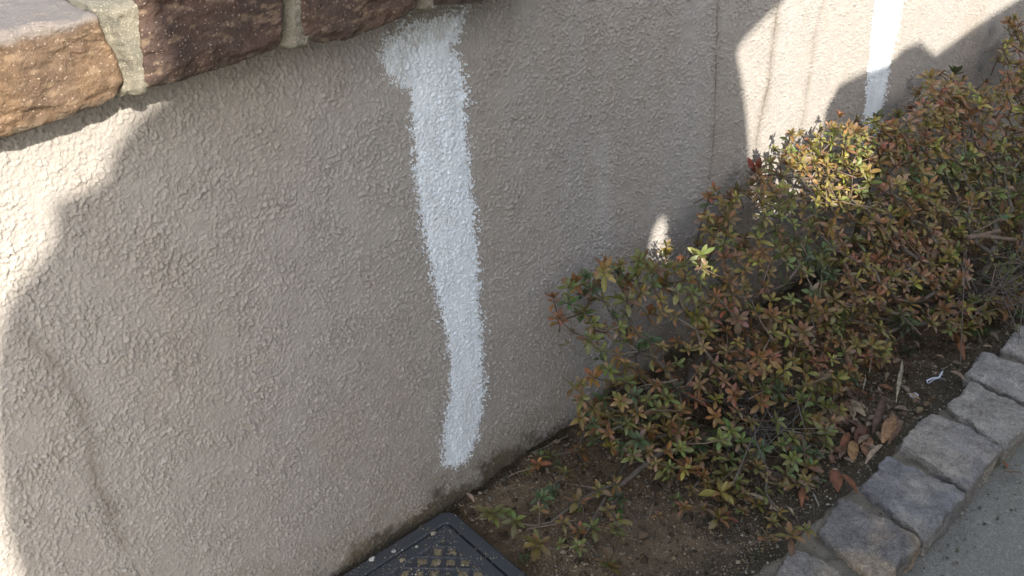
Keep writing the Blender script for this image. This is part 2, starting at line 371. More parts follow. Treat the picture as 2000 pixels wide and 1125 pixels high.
coping([(840, 16), (840, -90)], [(1110, -46), (1110, -160)], [(840, 16), (900, 9), (960, 0), (1110, -46)], ZT + .008, (.13, .07, .05), (.10, .06, .05), 291)
for (pl, pr, bot, sd_) in (([(255, 190), (235, 120), (205, 50), (190, 10)], [(285, 178), (278, 100), (270, 0), (268, -40)], 190, 301), ([(557, 100), (553, -60)], [(594, 88), (588, -60)], 97, 311), ([(822, 24), (822, -60)], [(842, 18), (842, -60)], 22, 321)):
    P, Fc = box_surface(24, 30, 60); q = lambda pp: np.array([onwall(u, v, OV + .004)[[0, 2]] for u, v in pp]); Lp, Rp = q(pl), q(pr); Lp = Lp[Lp[:, 1].argsort()]; Rp = Rp[Rp[:, 1].argsort()]
    zb_ = Lp[0, 1] - .002; Q = round_box(P, (1, 1, 1), .15); Z = zb_ + (Q[:, 2] + 1) / 2 * (ZT + .004 - zb_); t = (Q[:, 0] + 1) / 2
    X = (np.interp(Z, Lp[:, 1], Lp[:, 0]) - .004) * (1 - t) + (np.interp(Z, Rp[:, 1], Rp[:, 0]) + .004) * t; Q[:, 1] -= 0
    V = np.stack([X, Q[:, 1] * .12 + OV + .122, Z], 1)
    V += np.stack([fbm(V, .010, sd_, 3), fbm(V, .012, sd_ + 1, 3), fbm(V, .010, sd_ + 2, 3)], 1) * .0020
    V += np.stack([fbm(V, .0035, sd_ + 7, 3), fbm(V, .0035, sd_ + 8, 3), fbm(V, .0035, sd_ + 9, 3)], 1) * .0009
    V[:, 1] += sstep(.008, .0, X - np.interp(Z, Lp[:, 1], Lp[:, 0]) - .002) * .010      # shrinkage gap on the left side
    c = np.array([.235, .218, .175]) * (1 + .2 * fbm(V, .01, sd_ + 4, 3))[:, None]
    k = sstep(.1, .7, fbm(V, .02, sd_ + 5, 3))[:, None] * .7; c = c * (1 - k) + np.array([.16, .155, .13]) * k
    mesh_np('mortar_joint', V, Fc, M['mortar'], wall, c.clip(.02, 1))

# ------------------------------------------------------------------ ground: soil bed, path
PATHZ = -.020
V = np.array([[-60, -60, PATHZ], [60, -60, PATHZ], [60, -.40, PATHZ], [-60, -.40, PATHZ]]); tag(mesh_np('path', V, [[0, 1, 2, 3]], M['concrete'], None, np.ones((4, 3)), False), kind='structure')
gx = np.concatenate([[-3, -2, -1, -.3], np.arange(.0, 2.6, .0032), [2.8, 3.5, 5]]); gy = np.arange(-.43, .006, .0032)
A, B = np.meshgrid(gx, gy, indexing='ij'); sx_, sy_ = A.ravel(), B.ravel(); S3 = np.stack([sx_, sy_, sx_ * 0], 1)
def soil_h(S):
    return fbm(S, .09, 401, 3) * .006 + fbm(S, .018, 405, 3) * .0030 + sstep(-.04, 0, S[:, 1]) * .004 - .002
sz = soil_h(S3)
lowered = sstep(.62, .58, sx_) * sstep(-.30, -.26, sy_) * sstep(.10, .14, sx_); sz -= lowered * .010
c = np.tile(np.array([.225, .165, .108]), (len(sx_), 1))
k = sstep(-.3, .7, fbm(S3, .12, 411, 4))[:, None]; c = c * (1 - k) + np.array([.125, .098, .070]) * k
k = sstep(.0, .8, fbm(S3, .03, 415, 4))[:, None] * .55; c = c * (1 - k) + np.array([.30, .22, .145]) * k
k = sstep(-.30, -.38, sy_ + .03 * fbm(S3, .05, 421, 3))[:, None] * .7; c = c * (1 - k) + np.array([.085, .078, .060]) * k
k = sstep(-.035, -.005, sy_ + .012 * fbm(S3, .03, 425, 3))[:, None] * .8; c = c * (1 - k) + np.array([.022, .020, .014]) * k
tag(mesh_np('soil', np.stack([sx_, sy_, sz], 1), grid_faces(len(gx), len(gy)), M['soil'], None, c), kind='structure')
# loose grit on the soil
ico = np.array([[1, 0, 0], [0, 1, 0], [-1, 0, 0], [0, -1, 0], [0, 0, 1], [0, 0, -1.0]]); icf = np.array([[0, 1, 4, 4], [1, 2, 4, 4], [2, 3, 4, 4], [3, 0, 4, 4]])
def grains(n, xr, yr, size, cols, seed, zf, keep=None, name='grit', label='loose sandy grit on the soil'):
    r = np.random.default_rng(seed); p = np.stack([r.uniform(*xr, n), r.uniform(*yr, n)], 1)
    if keep is not None: p = p[keep(p)]
    n = len(p); s = size[0] * (1 + r.exponential(size[1], n)); z = zf(np.stack([p[:, 0], p[:, 1], p[:, 0] * 0], 1))
    q = ico[None] * s[:, None, None] * r.uniform(.6, 1.3, (n, 1, 3)); an = r.uniform(0, 6.28, n); ca, sa = np.cos(an)[:, None], np.sin(an)[:, None]
    Q = q.copy(); Q[:, :, 0] = q[:, :, 0] * ca - q[:, :, 1] * sa; Q[:, :, 1] = q[:, :, 0] * sa + q[:, :, 1] * ca
    Q += np.stack([p[:, 0], p[:, 1], z + s * .35], 1)[:, None]
    cc = np.array(cols)[r.integers(0, len(cols), n)] * r.uniform(.7, 1.25, (n, 1))
    F3 = (icf[None] + (np.arange(n) * 6)[:, None, None])[:, :, :3].reshape(-1, 3)
    o = mesh_np(name, Q.reshape(-1, 3), F3, M['grain'], None, np.repeat(cc, 6, 0), False)
    return tag(o, label, 'grit', kind='stuff')
tan = [(.26, .20, .13), (.20, .155, .10), (.34, .28, .20), (.13, .10, .07), (.22, .20, .17), (.09, .07, .05)]
grains(46000, (.45, 1.35), (-.395, -.012), (.0008, .7), tan, 31, soil_h, lambda p: (fbm(np.stack([p[:, 0], p[:, 1], p[:, 0] * 0], 1), .07, 431, 3) + .35 > rng.uniform(-1, 1, len(p))) & ~((p[:, 0] < .575) & (p[:, 1] > -.26)))
def mort_h(S): return np.interp(-S[:, 1], [.40, .42, .52, .53, .54, .556, .575, .60, .63], [.002, .006, .004, -.006, -.0195, -.0195, -.0195, -.0195, -.0195]) + .001
grains(5000, (.75, 2.0), (-.60, -.395), (.0008, .7), [(.30, .27, .21), (.20, .18, .14), (.40, .37, .31), (.12, .11, .085)], 34, mort_h, lambda p: rng.uniform(0, 1, len(p)) < np.where(p[:, 1] > -.42, 1, np.where(p[:, 1] < -.525, .6, .25)), label='sandy grit on the mortar and along the path edge')
grains(9000, (1.35, 2.3), (-.395, -.012), (.0011, .7), tan, 32, soil_h, label='loose dark grit on the far soil')
o = grains(160, (.6, 1.9), (-.39, -.05), (.0028, .45), [(.20, .16, .11), (.30, .26, .2), (.14, .12, .1)], 33, soil_h, name='pebble', label='small pebbles scattered on the soil')
grains(900, (.55, 1.9), (-.39, -.015), (.0032, .5), [(.085, .062, .042), (.12, .088, .06), (.06, .047, .034)], 35, lambda S: soil_h(S) - .0015, lambda p: ~((p[:, 0] < .58) & (p[:, 1] > -.3)), name='soil_clod', label='small dark clods of earth on the soil')
tw = Acc(); r2 = np.random.default_rng(91)
for k_ in range(420):
    x_, y_ = r2.uniform(.62, 1.95), r2.uniform(-.375, -.03); z_ = float(soil_h(np.array([[x_, y_, 0]]))[0]) + .0022; an = r2.uniform(0, 6.28); L = r2.uniform(.008, .045) * (.5 if x_ < .85 else 1)
    dv = np.array([math.cos(an), math.sin(an), r2.normal(0, .06)]) * L / 2; c_ = np.array([x_, y_, z_]); mid = c_ + r2.normal(0, .12, 3) * L * np.array([1, 1, .3])
    e0 = c_ - dv; e1 = c_ + dv; e0[1] = np.clip(e0[1], -.395, -.01); e1[1] = np.clip(e1[1], -.395, -.01)
    tube(tw, [e0, mid, e1], np.array([.0007, .0008, .0004]) * r2.uniform(.6, 1.5), np.array([(.22, .17, .12), (.14, .10, .07), (.30, .26, .2)][int(r2.integers(0, 3))]) * r2.uniform(.7, 1.2), 4)
tag(tw.build('twig_litter', M['bark']), 'fine broken twigs and rootlets littering the soil', 'twig litter', kind='stuff')


# ------------------------------------------------------------------ kerb of granite setts
KZ = .022
setts = [
 ([(1500, 1158), (1548, 1066), (1640, 1112), (1615, 1220)], 'sett cut by the bottom edge of the photo', (.130, .128, .128), (.17, .155, .135)),
 ([(1604, 1036), (1648, 968), (1797, 1052), (1724, 1134)], 'broad sett with tan lower half, next above the one at the bottom edge', (.112, .114, .12), (.205, .178, .145)),
 ([(1684, 950), (1738, 888), (1884, 958), (1812, 1040)], 'bluish grey sett between the tan one and the paler ones above', (.128, .134, .15), (.19, .19, .188)),
 ([(1760, 866), (1822, 800), (1956, 868), (1893, 948)], 'mid grey sett beside the light brown dead leaf', (.155, .155, .165), (.20, .195, .185)),
 ([(1856, 790), (1900, 744), (2030, 806), (1962, 862)], 'evenly pale grey sett beside the scrap of white paper', (.20, .20, .195), (.17, .17, .165)),
 ([(1888, 724), (1926, 682), (2075, 742), (2030, 792)], 'mottled grey sett beside the curled brown leaf at the right', (.16, .16, .165), (.21, .21, .21)),
 ([(1962, 674), (1996, 632), (2130, 680), (2090, 730)], 'sett at the right edge of the photo with a dark chipped corner', (.16, .165, .17), (.21, .205, .2)),
]
quads = [([onground(u, v, KZ)[:2] for u, v in q], lb, c1, c2) for q, lb, c1, c2 in setts]
for i, (q, lb, c1, c2) in enumerate(quads):
    cen = np.mean(q, 0); sd_ = 500 + 17 * i
    root = None
    P, Fc = box_surface(100, 100, 50)
    R0 = round_box(P, (1, 1, 1), .085); tx = (R0[:, 0] + 1) / 2; ty = (R0[:, 1] + 1) / 2
    q0, q1, q2, q3 = [np.array(k_) for k_ in q]      # q0-q1 inner (soil) side, q1-q2 far joint, q3-q2 path side
    xy = (q0 * (1 - tx)[:, None] + q1 * tx[:, None]) * ty[:, None] + (q3 * (1 - tx)[:, None] + q2 * tx[:, None]) * (1 - ty)[:, None]
    taper = 1 - .04 * sstep(.02, -.05, R0[:, 2] * .05)
    xy = cen + (xy - cen) * taper[:, None] * 1.065
    Z = KZ - .055 + R0[:, 2] * .055
    V = np.stack([xy[:, 0], xy[:, 1], Z], 1)
    D = np.stack([noise3(V, .035, sd_), noise3(V, .035, sd_ + 1), noise3(V, .04, sd_ + 2) * .8], 1) * .0058
    D += np.stack([fbm(V, .014, sd_ + 3, 4), fbm(V, .014, sd_ + 4, 4), fbm(V, .012, sd_ + 5, 4)], 1) * .0024
    D += np.stack([fbm(V, .0045, sd_ + 9, 2), fbm(V, .0045, sd_ + 10, 2), fbm(V, .0045, sd_ + 11, 2)], 1) * .0011
    # pillowed top
    D[:, 2] -= (np.abs(tx - .5) ** 3 + np.abs(ty - .5) ** 3) * .022 * sstep(-.02, .5, R0[:, 2])
    V = V + D
    k = sstep(-.45, .55, fbm(V, .05, sd_ + 6, 4) + (.5 - ty) * .9 * (1 if i == 1 else .2))[:, None]; c = np.array(c1) * (1 - k) + np.array(c2) * k
    c = c * np.array([2.35, 2.18, 1.98]) * (1 + .22 * fbm(V, .006, sd_ + 7, 3) + .22 * fbm(V, .022, sd_ + 8, 3))[:, None]
    cx, cy = float(cen[0]), float(cen[1])
    o = mesh_np('kerb_stone', V - np.array([cx, cy, 0]), Fc, M['granite'], None, c.clip(.02, .8)); o.location = (cx, cy, 0)
    tag(o, 'rough granite ' + lb, 'kerb stone', 'granite setts edging the bed')
# mortar bed under and between
gx = np.concatenate([[-3, -1, .3], np.arange(.6, 2.3, .004), [2.6, 3.5, 6]]); gt = np.linspace(0, 1, 60)
A, T = np.meshgrid(gx, gt, indexing='ij'); A = A.ravel(); T = T.ravel()
yy = np.interp(T, [0, .05, .12, .62, .70, .78, .9, 1], [-.408, -.410, -.418, -.520, -.530, -.536, -.556, -.575])
zz = np.interp(T, [0, .05, .12, .62, .70, .78, .9, 1], [-.03, -.002, .006, .004, -.006, -.022, -.031, -.040])
Pm = np.stack([A, yy, zz], 1); 
yy = yy + .006 * fbm(Pm, .05, 601, 3); zz = zz + .0035 * fbm(Pm, .02, 602, 4)
c = np.array([.25, .225, .18]) * (1 + .25 * fbm(Pm, .02, 603, 4))[:, None]
k = sstep(.58, .74, T)[:, None] * .75; c = c * (1 - k) + np.array([.15, .135, .105]) * k
tag(mesh_np('mortar_bed', np.stack([A, yy, zz], 1), grid_faces(len(gx), len(gt)), M['mortar'], None, c.clip(.01, 1)), 'sandy mortar bed between and below the granite kerb stones', 'mortar')

# ------------------------------------------------------------------ meter box cover
cx0, cx1, cy0, cy1 = .20, .562, -.300, -.013; CZ = .008
cover = empty('meter_box_cover', 'dark blue grey plastic meter box cover set in the soil against the wall', 'box cover', (cx1, cy1, 0))
def rr_heights(x, y, x0, x1, y0, y1, r):           # signed distance inside rounded rectangle
    qx = np.abs(x - (x0 + x1) / 2) - (x1 - x0) / 2 + r; qy = np.abs(y - (y0 + y1) / 2) - (y1 - y0) / 2 + r
    return -(np.hypot(np.maximum(qx, 0), np.maximum(qy, 0)) + np.minimum(np.maximum(qx, qy), 0) - r)
gx = np.arange(cx0, cx1 + .002, .0010); gy = np.arange(cy0, cy1 + .002, .0010)
A, B = np.meshgrid(gx, gy, indexing='ij'); ax_, by_ = A.ravel(), B.ravel(); Fc = grid_faces(len(gx), len(gy))
G3 = np.stack([ax_, by_, ax_ * 0], 1)
d0 = rr_heights(ax_, by_, cx0, cx1, cy0, cy1, .022); d1 = rr_heights(ax_, by_, cx0, cx1 - .0215, cy0, cy1 - .0235, .006)
# frame ring
hf = CZ - .0035 * (1 - sstep(0, .004, d0)) - .02 * (1 - sstep(-.002, .0008, d0)) + .0003 * noise3(G3, .03, 611)
hf = np.where(d1 > -.0006, CZ - .004 - .012 * sstep(-.0006, .0004, d1), hf)
kp = (d0 > -.0018) & (d1 < .0022)
Fk = Fc[kp[Fc].all(1)]; ids, inv = np.unique(Fk, return_inverse=True)
adopt(mesh_np('frame', np.stack([ax_[ids], by_[ids], hf[ids]], 1), inv.reshape(-1, 4), M['plastic'], None, np.ones((len(ids), 3))), cover)
# lid with raised diamond lattice
gapv = .0022
hl = CZ - .0008 - .013 * (1 - sstep(gapv - .0008, gapv + .0006, d1))
u_ = (ax_ - .525) / .0146; v_ = (by_ + .1020) / .0146
fu = ((u_ + v_) / 2); fv = ((u_ - v_) / 2); fu = fu - np.round(fu); fv = fv - np.round(fv)
cell = 1 - np.maximum(np.abs(fu), np.abs(fv)) * 2   # 0 at ribs, 1 at centre
inner = d1 > .021 + .0 * ax_
rec = sstep(.10, .17, cell) * sstep(.0205, .0215, d1)
hl = hl - rec * .0022
kp = d1 > gapv - .0010
Fk = Fc[kp[Fc].all(1)]; ids, inv = np.unique(Fk, return_inverse=True)
adopt(mesh_np('lid', np.stack([ax_[ids], by_[ids], hl[ids]], 1), inv.reshape(-1, 4), M['plastic'], None, np.ones((len(ids), 3))), cover)
# sand caught in the recesses and blown over the lid
cn = noise3(G3, .011, 621) + .45 * noise3(G3, .003, 622)
hs = CZ - .0031 + sstep(.22, .75, cell + .12 * cn) * .0019 + .0004 * noise3(G3, .002, 623)
iu = np.round((u_ + v_) / 2); iv = np.round((u_ - v_) / 2); hid = hash3(iu.astype(np.int64) + 500, iv.astype(np.int64) + 500, iu.astype(np.int64) * 0, 9)
kp = (cell + .30 * cn > .20 + .40 * hid) & (d1 > .0225)
Fk = Fc[kp[Fc].sum(1) >= 3]; ids, inv = np.unique(Fk, return_inverse=True)
sc = np.array([.22, .185, .12]) * (1 + .35 * noise3(G3[ids], .0022, 631) + .15 * noise3(G3[ids], .005, 632))[:, None]
tag(mesh_np('sand', np.stack([ax_[ids], by_[ids], hs[ids]], 1), inv.reshape(-1, 4), M['grain'], None, sc.clip(.02, 1)), 'damp sand caught in the lattice of the plastic cover', 'sand', kind='stuff')
grains(2600, (.30, .563), (-.20, -.016), (.00050, .6), [(.34, .29, .2), (.25, .21, .15), (.45, .42, .36)], 41, lambda S: S[:, 0] * 0 + CZ - .0002, lambda p: rng.uniform(0, 1, len(p)) < .10 + .75 * (fbm(np.stack([p[:, 0], p[:, 1], p[:, 0] * 0], 1), .03, 641, 3) > .25) + 1.0 * (rr_heights(p[:, 0], p[:, 1], cx0, cx1 - .0215, cy0, cy1 - .0235, .006) > .02) * .4, name='sand', label='sand grains sprinkled over the plastic cover')
def lump(name, u, v, z, s, colr, label, cat, seed, m='grain', group=None):
    P, Fc_ = box_surface(9, 9, 9); Q = P / np.linalg.norm(P, axis=1, keepdims=True)
    Q = Q * (1 + .35 * noise3(Q, .8, seed))[:, None] * np.array([s, s * .8, s * .6]); p = onground(u, v, z)
    o = mesh_np(name, Q, Fc_, M[m], None, np.tile(colr, (len(Q), 1)), True); o.location = (p[0], p[1], z + s * .3); return tag(o, label, cat, group)
lump('mortar_crumb', 726, 1093, CZ, .0048, (.55, .54, .50), 'largest pale mortar crumb on the outer edge of the plastic cover', 'crumb', 1)
lump('mortar_crumb', 769, 1077, CZ, .0034, (.40, .39, .37), 'grey mortar crumb midway along the frame of the plastic cover', 'crumb', 2)
lump('mortar_crumb', 847, 1042, CZ, .0042, (.32, .29, .23), 'crumbly sand clod bridging the slot of the plastic cover near its corner', 'crumb', 3)
lump('mortar_crumb', 786, 1095, CZ, .0042, (.27, .24, .17), 'brown sand clod in the slot of the plastic cover', 'crumb', 4)
lump('mortar_crumb', 814, 1068, CZ, .0026, (.40, .38, .33), 'tiny pale crumb in the middle of the cover slot', 'crumb', 5)
lump('stone', 1256, 1046, .004, .0085, (.145, .105, .07), 'round earthy pebble in the open soil below the clover', 'pebble', 6)
lump('stone', 1104, 1068, .004, .0050, (.27, .21, .14), 'tan pebble between the low rosettes in the foreground', 'pebble', 7)
lump('stone', 1795, 803, .006, .0075, (.23, .18, .11), 'round tan pebble close to the kerb below the paper scrap', 'pebble', 8)
lump('stone', 1808, 790, .006, .0065, (.16, .115, .07), 'brown pebble behind the tan one near the kerb', 'pebble', 9)
lump('stone', 1822, 778, .006, .0065, (.12, .085, .055), 'dark brown clod beside the pebbles near the kerb', 'clod', 10)

# ------------------------------------------------------------------ leaves
def leaf_mesh(L, W, curl, cup, colr, colr2, nseg=6, tip=.40):
    # leaf along +X, up +Z; 3 verts across
    t = np.linspace(0, 1, nseg + 1); wd = W / 2 * np.sin(np.pi * np.clip(t, 0, 1) ** (1 / (2 * tip) * 1.05)).clip(0, 1) ** .72; wd[0] = W * .05; wd[-1] = W * .10
    an = curl * t; xx = np.concatenate([[0], np.cumsum(np.cos((an[1:] + an[:-1]) / 2))]) * L / nseg; zz = -np.concatenate([[0], np.cumsum(np.sin((an[1:] + an[:-1]) / 2))]) * L / nseg
    V = []; Cc = []
    for i in range(nseg + 1):
        V += [[xx[i], -wd[i], zz[i] + cup * wd[i]], [xx[i], 0, zz[i]], [xx[i], wd[i], zz[i] + cup * wd[i]]]
        c = colr * (1 - t[i]) + colr2 * t[i]; Cc += [c, c * 1.18, c * .94]
    F = []
    for i in range(nseg):
        a = i * 3; F += [[a, a + 3, a + 4, a + 1], [a + 1, a + 4, a + 5, a + 2]]
    return np.array(V), np.array(F), np.array(Cc)
def frame_from(dirv, upv):
    d = dirv / np.linalg.norm(dirv); s = np.cross(upv, d); s /= np.linalg.norm(s) + 1e-9; n = np.cross(d, s); return np.stack([d, s, n], 1)
PAL = {'green': ((.17, .19, .05), (.22, .23, .09)), 'olive': ((.23, .20, .055), (.29, .175, .09)), 'bronze': ((.24, .17, .05), (.30, .125, .075)),
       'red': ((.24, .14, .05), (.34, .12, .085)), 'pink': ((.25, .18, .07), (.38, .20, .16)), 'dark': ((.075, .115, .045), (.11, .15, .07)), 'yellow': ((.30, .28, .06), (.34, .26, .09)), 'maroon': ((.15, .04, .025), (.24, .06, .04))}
def whorl(acc, p, axis, size, pal, r, n=None, close=0.0):
    axis = axis / np.linalg.norm(axis); ref = np.array([1, 0, 0.0]) if abs(axis[0]) < .8 else np.array([0, 1.0, 0])
    a = np.cross(axis, ref); a /= np.linalg.norm(a); b = np.cross(axis, a)
    n = n or int(r.integers(7, 12)); ph = r.uniform(0, 6.28)
    c1, c2 = [np.array(q) for q in PAL[pal]]; vb = r.uniform(.75, 1.25)
    for i in range(n):
        ring = i / n                               # outer leaves first, inner ones steeper and smaller
        an = ph + i * 2.4 + r.uniform(-.25, .25); el = (.12 + 1.05 * ring ** 1.1) + r.uniform(-.18, .18) + close * .8; el = min(el, 1.45)
        L = size * (1.0 - .45 * ring) * r.uniform(.8, 1.15); W = L * r.uniform(.31, .43)
        d = (a * math.cos(an) + b * math.sin(an)) * math.cos(el) + axis * math.sin(el)
        base_p = p - axis * size * .22 * (1 - ring)
        j = r.uniform(.8, 1.2, 3) * vb; sat = r.uniform(0, 1)
        cA = c1 * j; cB = (c2 * (.4 + .6 * sat) + c1 * .6 * (1 - sat)) * j
        if r.uniform() < .05: cB = np.array([.36, .22, .17]) * vb
        if r.uniform() < .05: cA = cB = np.array([.20, .12, .07]) * vb
        V, F, Cc = leaf_mesh(L, W, r.uniform(-.25, 1.1), r.uniform(.12, .7), cA, cB)
        acc.add(p * 0 + base_p + V @ frame_from(d, axis).T, F, Cc)

# ---- silhouette of the planting as the wall and the bed see it
outline = np.array([(1085, 625), (1100, 560), (1128, 545), (1168, 525), (1200, 520), (1245, 505), (1275, 525), (1300, 500), (1330, 520), (1372, 485), (1378, 400), (1440, 380), (1480, 345), (1512, 300), (1570, 275), (1625, 240), (1668, 250),
    (1700, 238), (1760, 245), (1800, 205), (1810, 165), (1860, 150), (1905, 175), (1960, 160), (1956, 90), (1975, 50), (2060, 30), (2120, 300), (2080, 560), (1985, 590), (1900, 640), (1860, 655), (1800, 620), (1745, 650), (1735, 700), (1690, 715), (1650, 770),
    (1640, 850), (1600, 880), (1590, 960), (1530, 950), (1470, 1000), (1410, 1010), (1380, 940), (1310, 930), (1260, 900), (1200, 880), (1150, 870), (1125, 800), (1130, 740), (1170, 700), (1105, 650)], float)
def inpoly(u, v, P):
    ins = False; n = len(P)
    for a in range(n):
        x0, y0 = P[a]; x1, y1 = P[(a + 1) % n]
        if (y0 > v) != (y1 > v) and u < (x1 - x0) * (v - y0) / (y1 - y0) + x0: ins = not ins
    return ins
holes = [(1350, 470, 30, 36), (1140, 700, 34, 40), (1235, 605, 34, 24), (1290, 640, 50, 22), (1460, 420, 26, 40), (1120, 600, 20, 30), (1545, 360, 34, 22), (1750, 330, 16, 14), (1690, 560, 24, 18), (1600, 650, 22, 16), (1385, 790, 52, 45), (1500, 815, 60, 50), (1790, 590, 60, 22), (1930, 480, 60, 34), (1900, 545, 55, 40), (1545, 560, 40, 45), (1460, 540, 30, 28), (1335, 590, 26, 20), (1500, 905, 40, 50), (1660, 450, 22, 18), (1850, 440, 20, 16)]
def canopy(u, v, inset=0.0):
    t = min(max((u - 1120) / 380, 0), 1); sl = 3.0 + (1.30 - 3.0) * t; top = .43 + .03 * min(max((u - 1500) / 300, 0), 1)
    r = ray(u, v); tt = (top + (CAM[1] + .055) * sl - CAM[2]) / (r[2] - sl * r[1]); p = CAM + r * tt
    if p[1] > -.028 or tt < 0: p = onwall(u, v, -.03)
    if p[2] < .022: p = onground(u, v, .022)
    p = p + r / np.linalg.norm(r) * inset
    if p[1] > -.022: p = p + r * ((-.022 - p[1]) / r[1])
    if p[2] < .012: p = p + r * ((.012 - p[2]) / r[2])
    return p
r = np.random.default_rng(5)
pts = []
for trial in range(24000):
    u = r.uniform(1070, 2120); v = r.uniform(20, 1015)
    if not inpoly(u, v, outline): continue
    hit = False
    for (hu, hv, a, b) in holes:
        if ((u - hu) / a) ** 2 + ((v - hv) / b) ** 2 < 1: hit = r.uniform() < .93; break
    if hit: continue
    far = min(max((u - 1100) / 900 + (600 - v) / 1200, 0), 1); sp = 27 - 12.5 * far
    if any((u - q[0]) ** 2 + (v - q[1]) ** 2 < sp * sp for q in pts): continue
    pts.append((u, v))
whorls = []
for (u, v) in pts:
    whorls.append((canopy(u, v, abs(r.normal(0, .02))), 1.0, None, u, v))
for trial in range(760):                           # leaves deeper in the shrubs
    u = r.uniform(1090, 2100); v = r.uniform(60, 980)
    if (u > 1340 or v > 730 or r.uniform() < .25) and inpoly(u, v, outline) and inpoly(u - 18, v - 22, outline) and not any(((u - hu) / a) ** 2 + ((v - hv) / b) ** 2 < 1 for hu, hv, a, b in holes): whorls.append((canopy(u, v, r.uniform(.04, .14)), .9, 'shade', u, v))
special = [  # clearly separate rosettes: (u, v, distance from wall or None for on the soil, palette, size)
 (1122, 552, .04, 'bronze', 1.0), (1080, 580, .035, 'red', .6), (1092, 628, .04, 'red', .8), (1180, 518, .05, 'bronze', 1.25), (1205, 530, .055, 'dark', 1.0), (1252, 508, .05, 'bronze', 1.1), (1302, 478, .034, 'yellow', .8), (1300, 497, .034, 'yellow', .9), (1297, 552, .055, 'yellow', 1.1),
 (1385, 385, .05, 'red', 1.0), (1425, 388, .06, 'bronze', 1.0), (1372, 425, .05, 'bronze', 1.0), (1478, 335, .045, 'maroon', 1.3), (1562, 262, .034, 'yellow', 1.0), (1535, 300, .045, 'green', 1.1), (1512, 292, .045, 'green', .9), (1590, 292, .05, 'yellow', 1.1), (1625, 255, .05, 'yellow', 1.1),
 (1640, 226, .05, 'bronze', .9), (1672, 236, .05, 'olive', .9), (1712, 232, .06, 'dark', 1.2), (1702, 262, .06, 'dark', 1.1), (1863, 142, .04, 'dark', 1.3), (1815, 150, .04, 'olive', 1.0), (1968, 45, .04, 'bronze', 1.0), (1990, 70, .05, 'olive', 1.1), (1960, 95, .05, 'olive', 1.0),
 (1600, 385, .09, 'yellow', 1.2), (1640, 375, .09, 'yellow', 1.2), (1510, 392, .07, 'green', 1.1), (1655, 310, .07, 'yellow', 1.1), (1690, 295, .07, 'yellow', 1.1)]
for (u, v, pl) in ((1140, 575, 'dark'), (1165, 560, 'bronze'), (1225, 545, 'bronze'), (1328, 512, 'red'), (1360, 478, 'olive'), (1395, 370, 'bronze'), (1440, 372, 'olive'), (1545, 262, 'olive'), (1752, 225, 'olive'), (1775, 214, 'bronze'), (1792, 182, 'olive'), (1835, 146, 'bronze'), (1880, 155, 'olive'), (1925, 160, 'bronze'), (1948, 120, 'olive'), (1980, 38, 'olive')):
    special.append((u, v, .045, pl, 1.0))
for (u, v, Y, pl, s) in special: whorls.append((onwall(u, v, -Y), s, pl, u, v))
low = [(1075, 890, 'green', 1.0), (1105, 925, 'olive', 1.0), (1130, 978, 'olive', 1.1), (1052, 1062, 'olive', 1.2), (1158, 1028, 'green', 1.1), (1130, 1068, 'green', .9), (1190, 1102, 'olive', 1.1), (962, 1002, 'green', 1.2), (1006, 1016, 'green', 1.1), (1100, 1020, 'olive', .9),
       (1322, 975, 'green', 1.0), (1265, 890, 'green', 1.0), (1300, 915, 'olive', .9), (1342, 915, 'bronze', 1.2), (1050, 905, 'red', .9), (1200, 945, 'olive', .8), (1130, 1035, 'bronze', .9), (1150, 815, 'green', 1.2), (1165, 850, 'green', 1.3), (1195, 870, 'yellow', .9),
       (1410, 960, 'yellow', 1.2), (1405, 1010, 'olive', 1.2), (1470, 905, 'red', 1.3), (1440, 940, 'green', 1.1), (1510, 1020, 'olive', 1.0), (1545, 1045, 'olive', 1.1), (1575, 1035, 'yellow', 1.0), (1500, 1050, 'bronze', .9), (1520, 1000, 'olive', .9), (1575, 940, 'olive', 1.0), (1580, 860, 'olive', 1.0),
       (1130, 880, 'bronze', .8), (1330, 850, 'bronze', 1.0), (1965, 585, 'bronze', 1.0), (1930, 610, 'olive', 1.0), (1905, 640, 'olive', .8), (1985, 640, 'green', .7)]
for k_ in range(18):
    u = r.uniform(1030, 1230); v = r.uniform(885, 1070); low.append((u, v, r.choice(['green', 'olive', 'dark', 'bronze', 'olive']), r.uniform(.55, .95)))
for k_ in range(8):
    u = r.uniform(1280, 1420); v = r.uniform(920, 1010); low.append((u, v, r.choice(['green', 'olive', 'bronze']), r.uniform(.6, 1.0)))
for k_ in range(34):
    u = r.uniform(1115, 1335); v = r.uniform(745, 890); low.append((u, v, r.choice(['green', 'olive', 'dark', 'green', 'bronze']), r.uniform(.8, 1.15)))
for (u, v, pl, s) in low: whorls.append((onground(u, v, .022 + .02 * r.random()), s, pl, u, v))

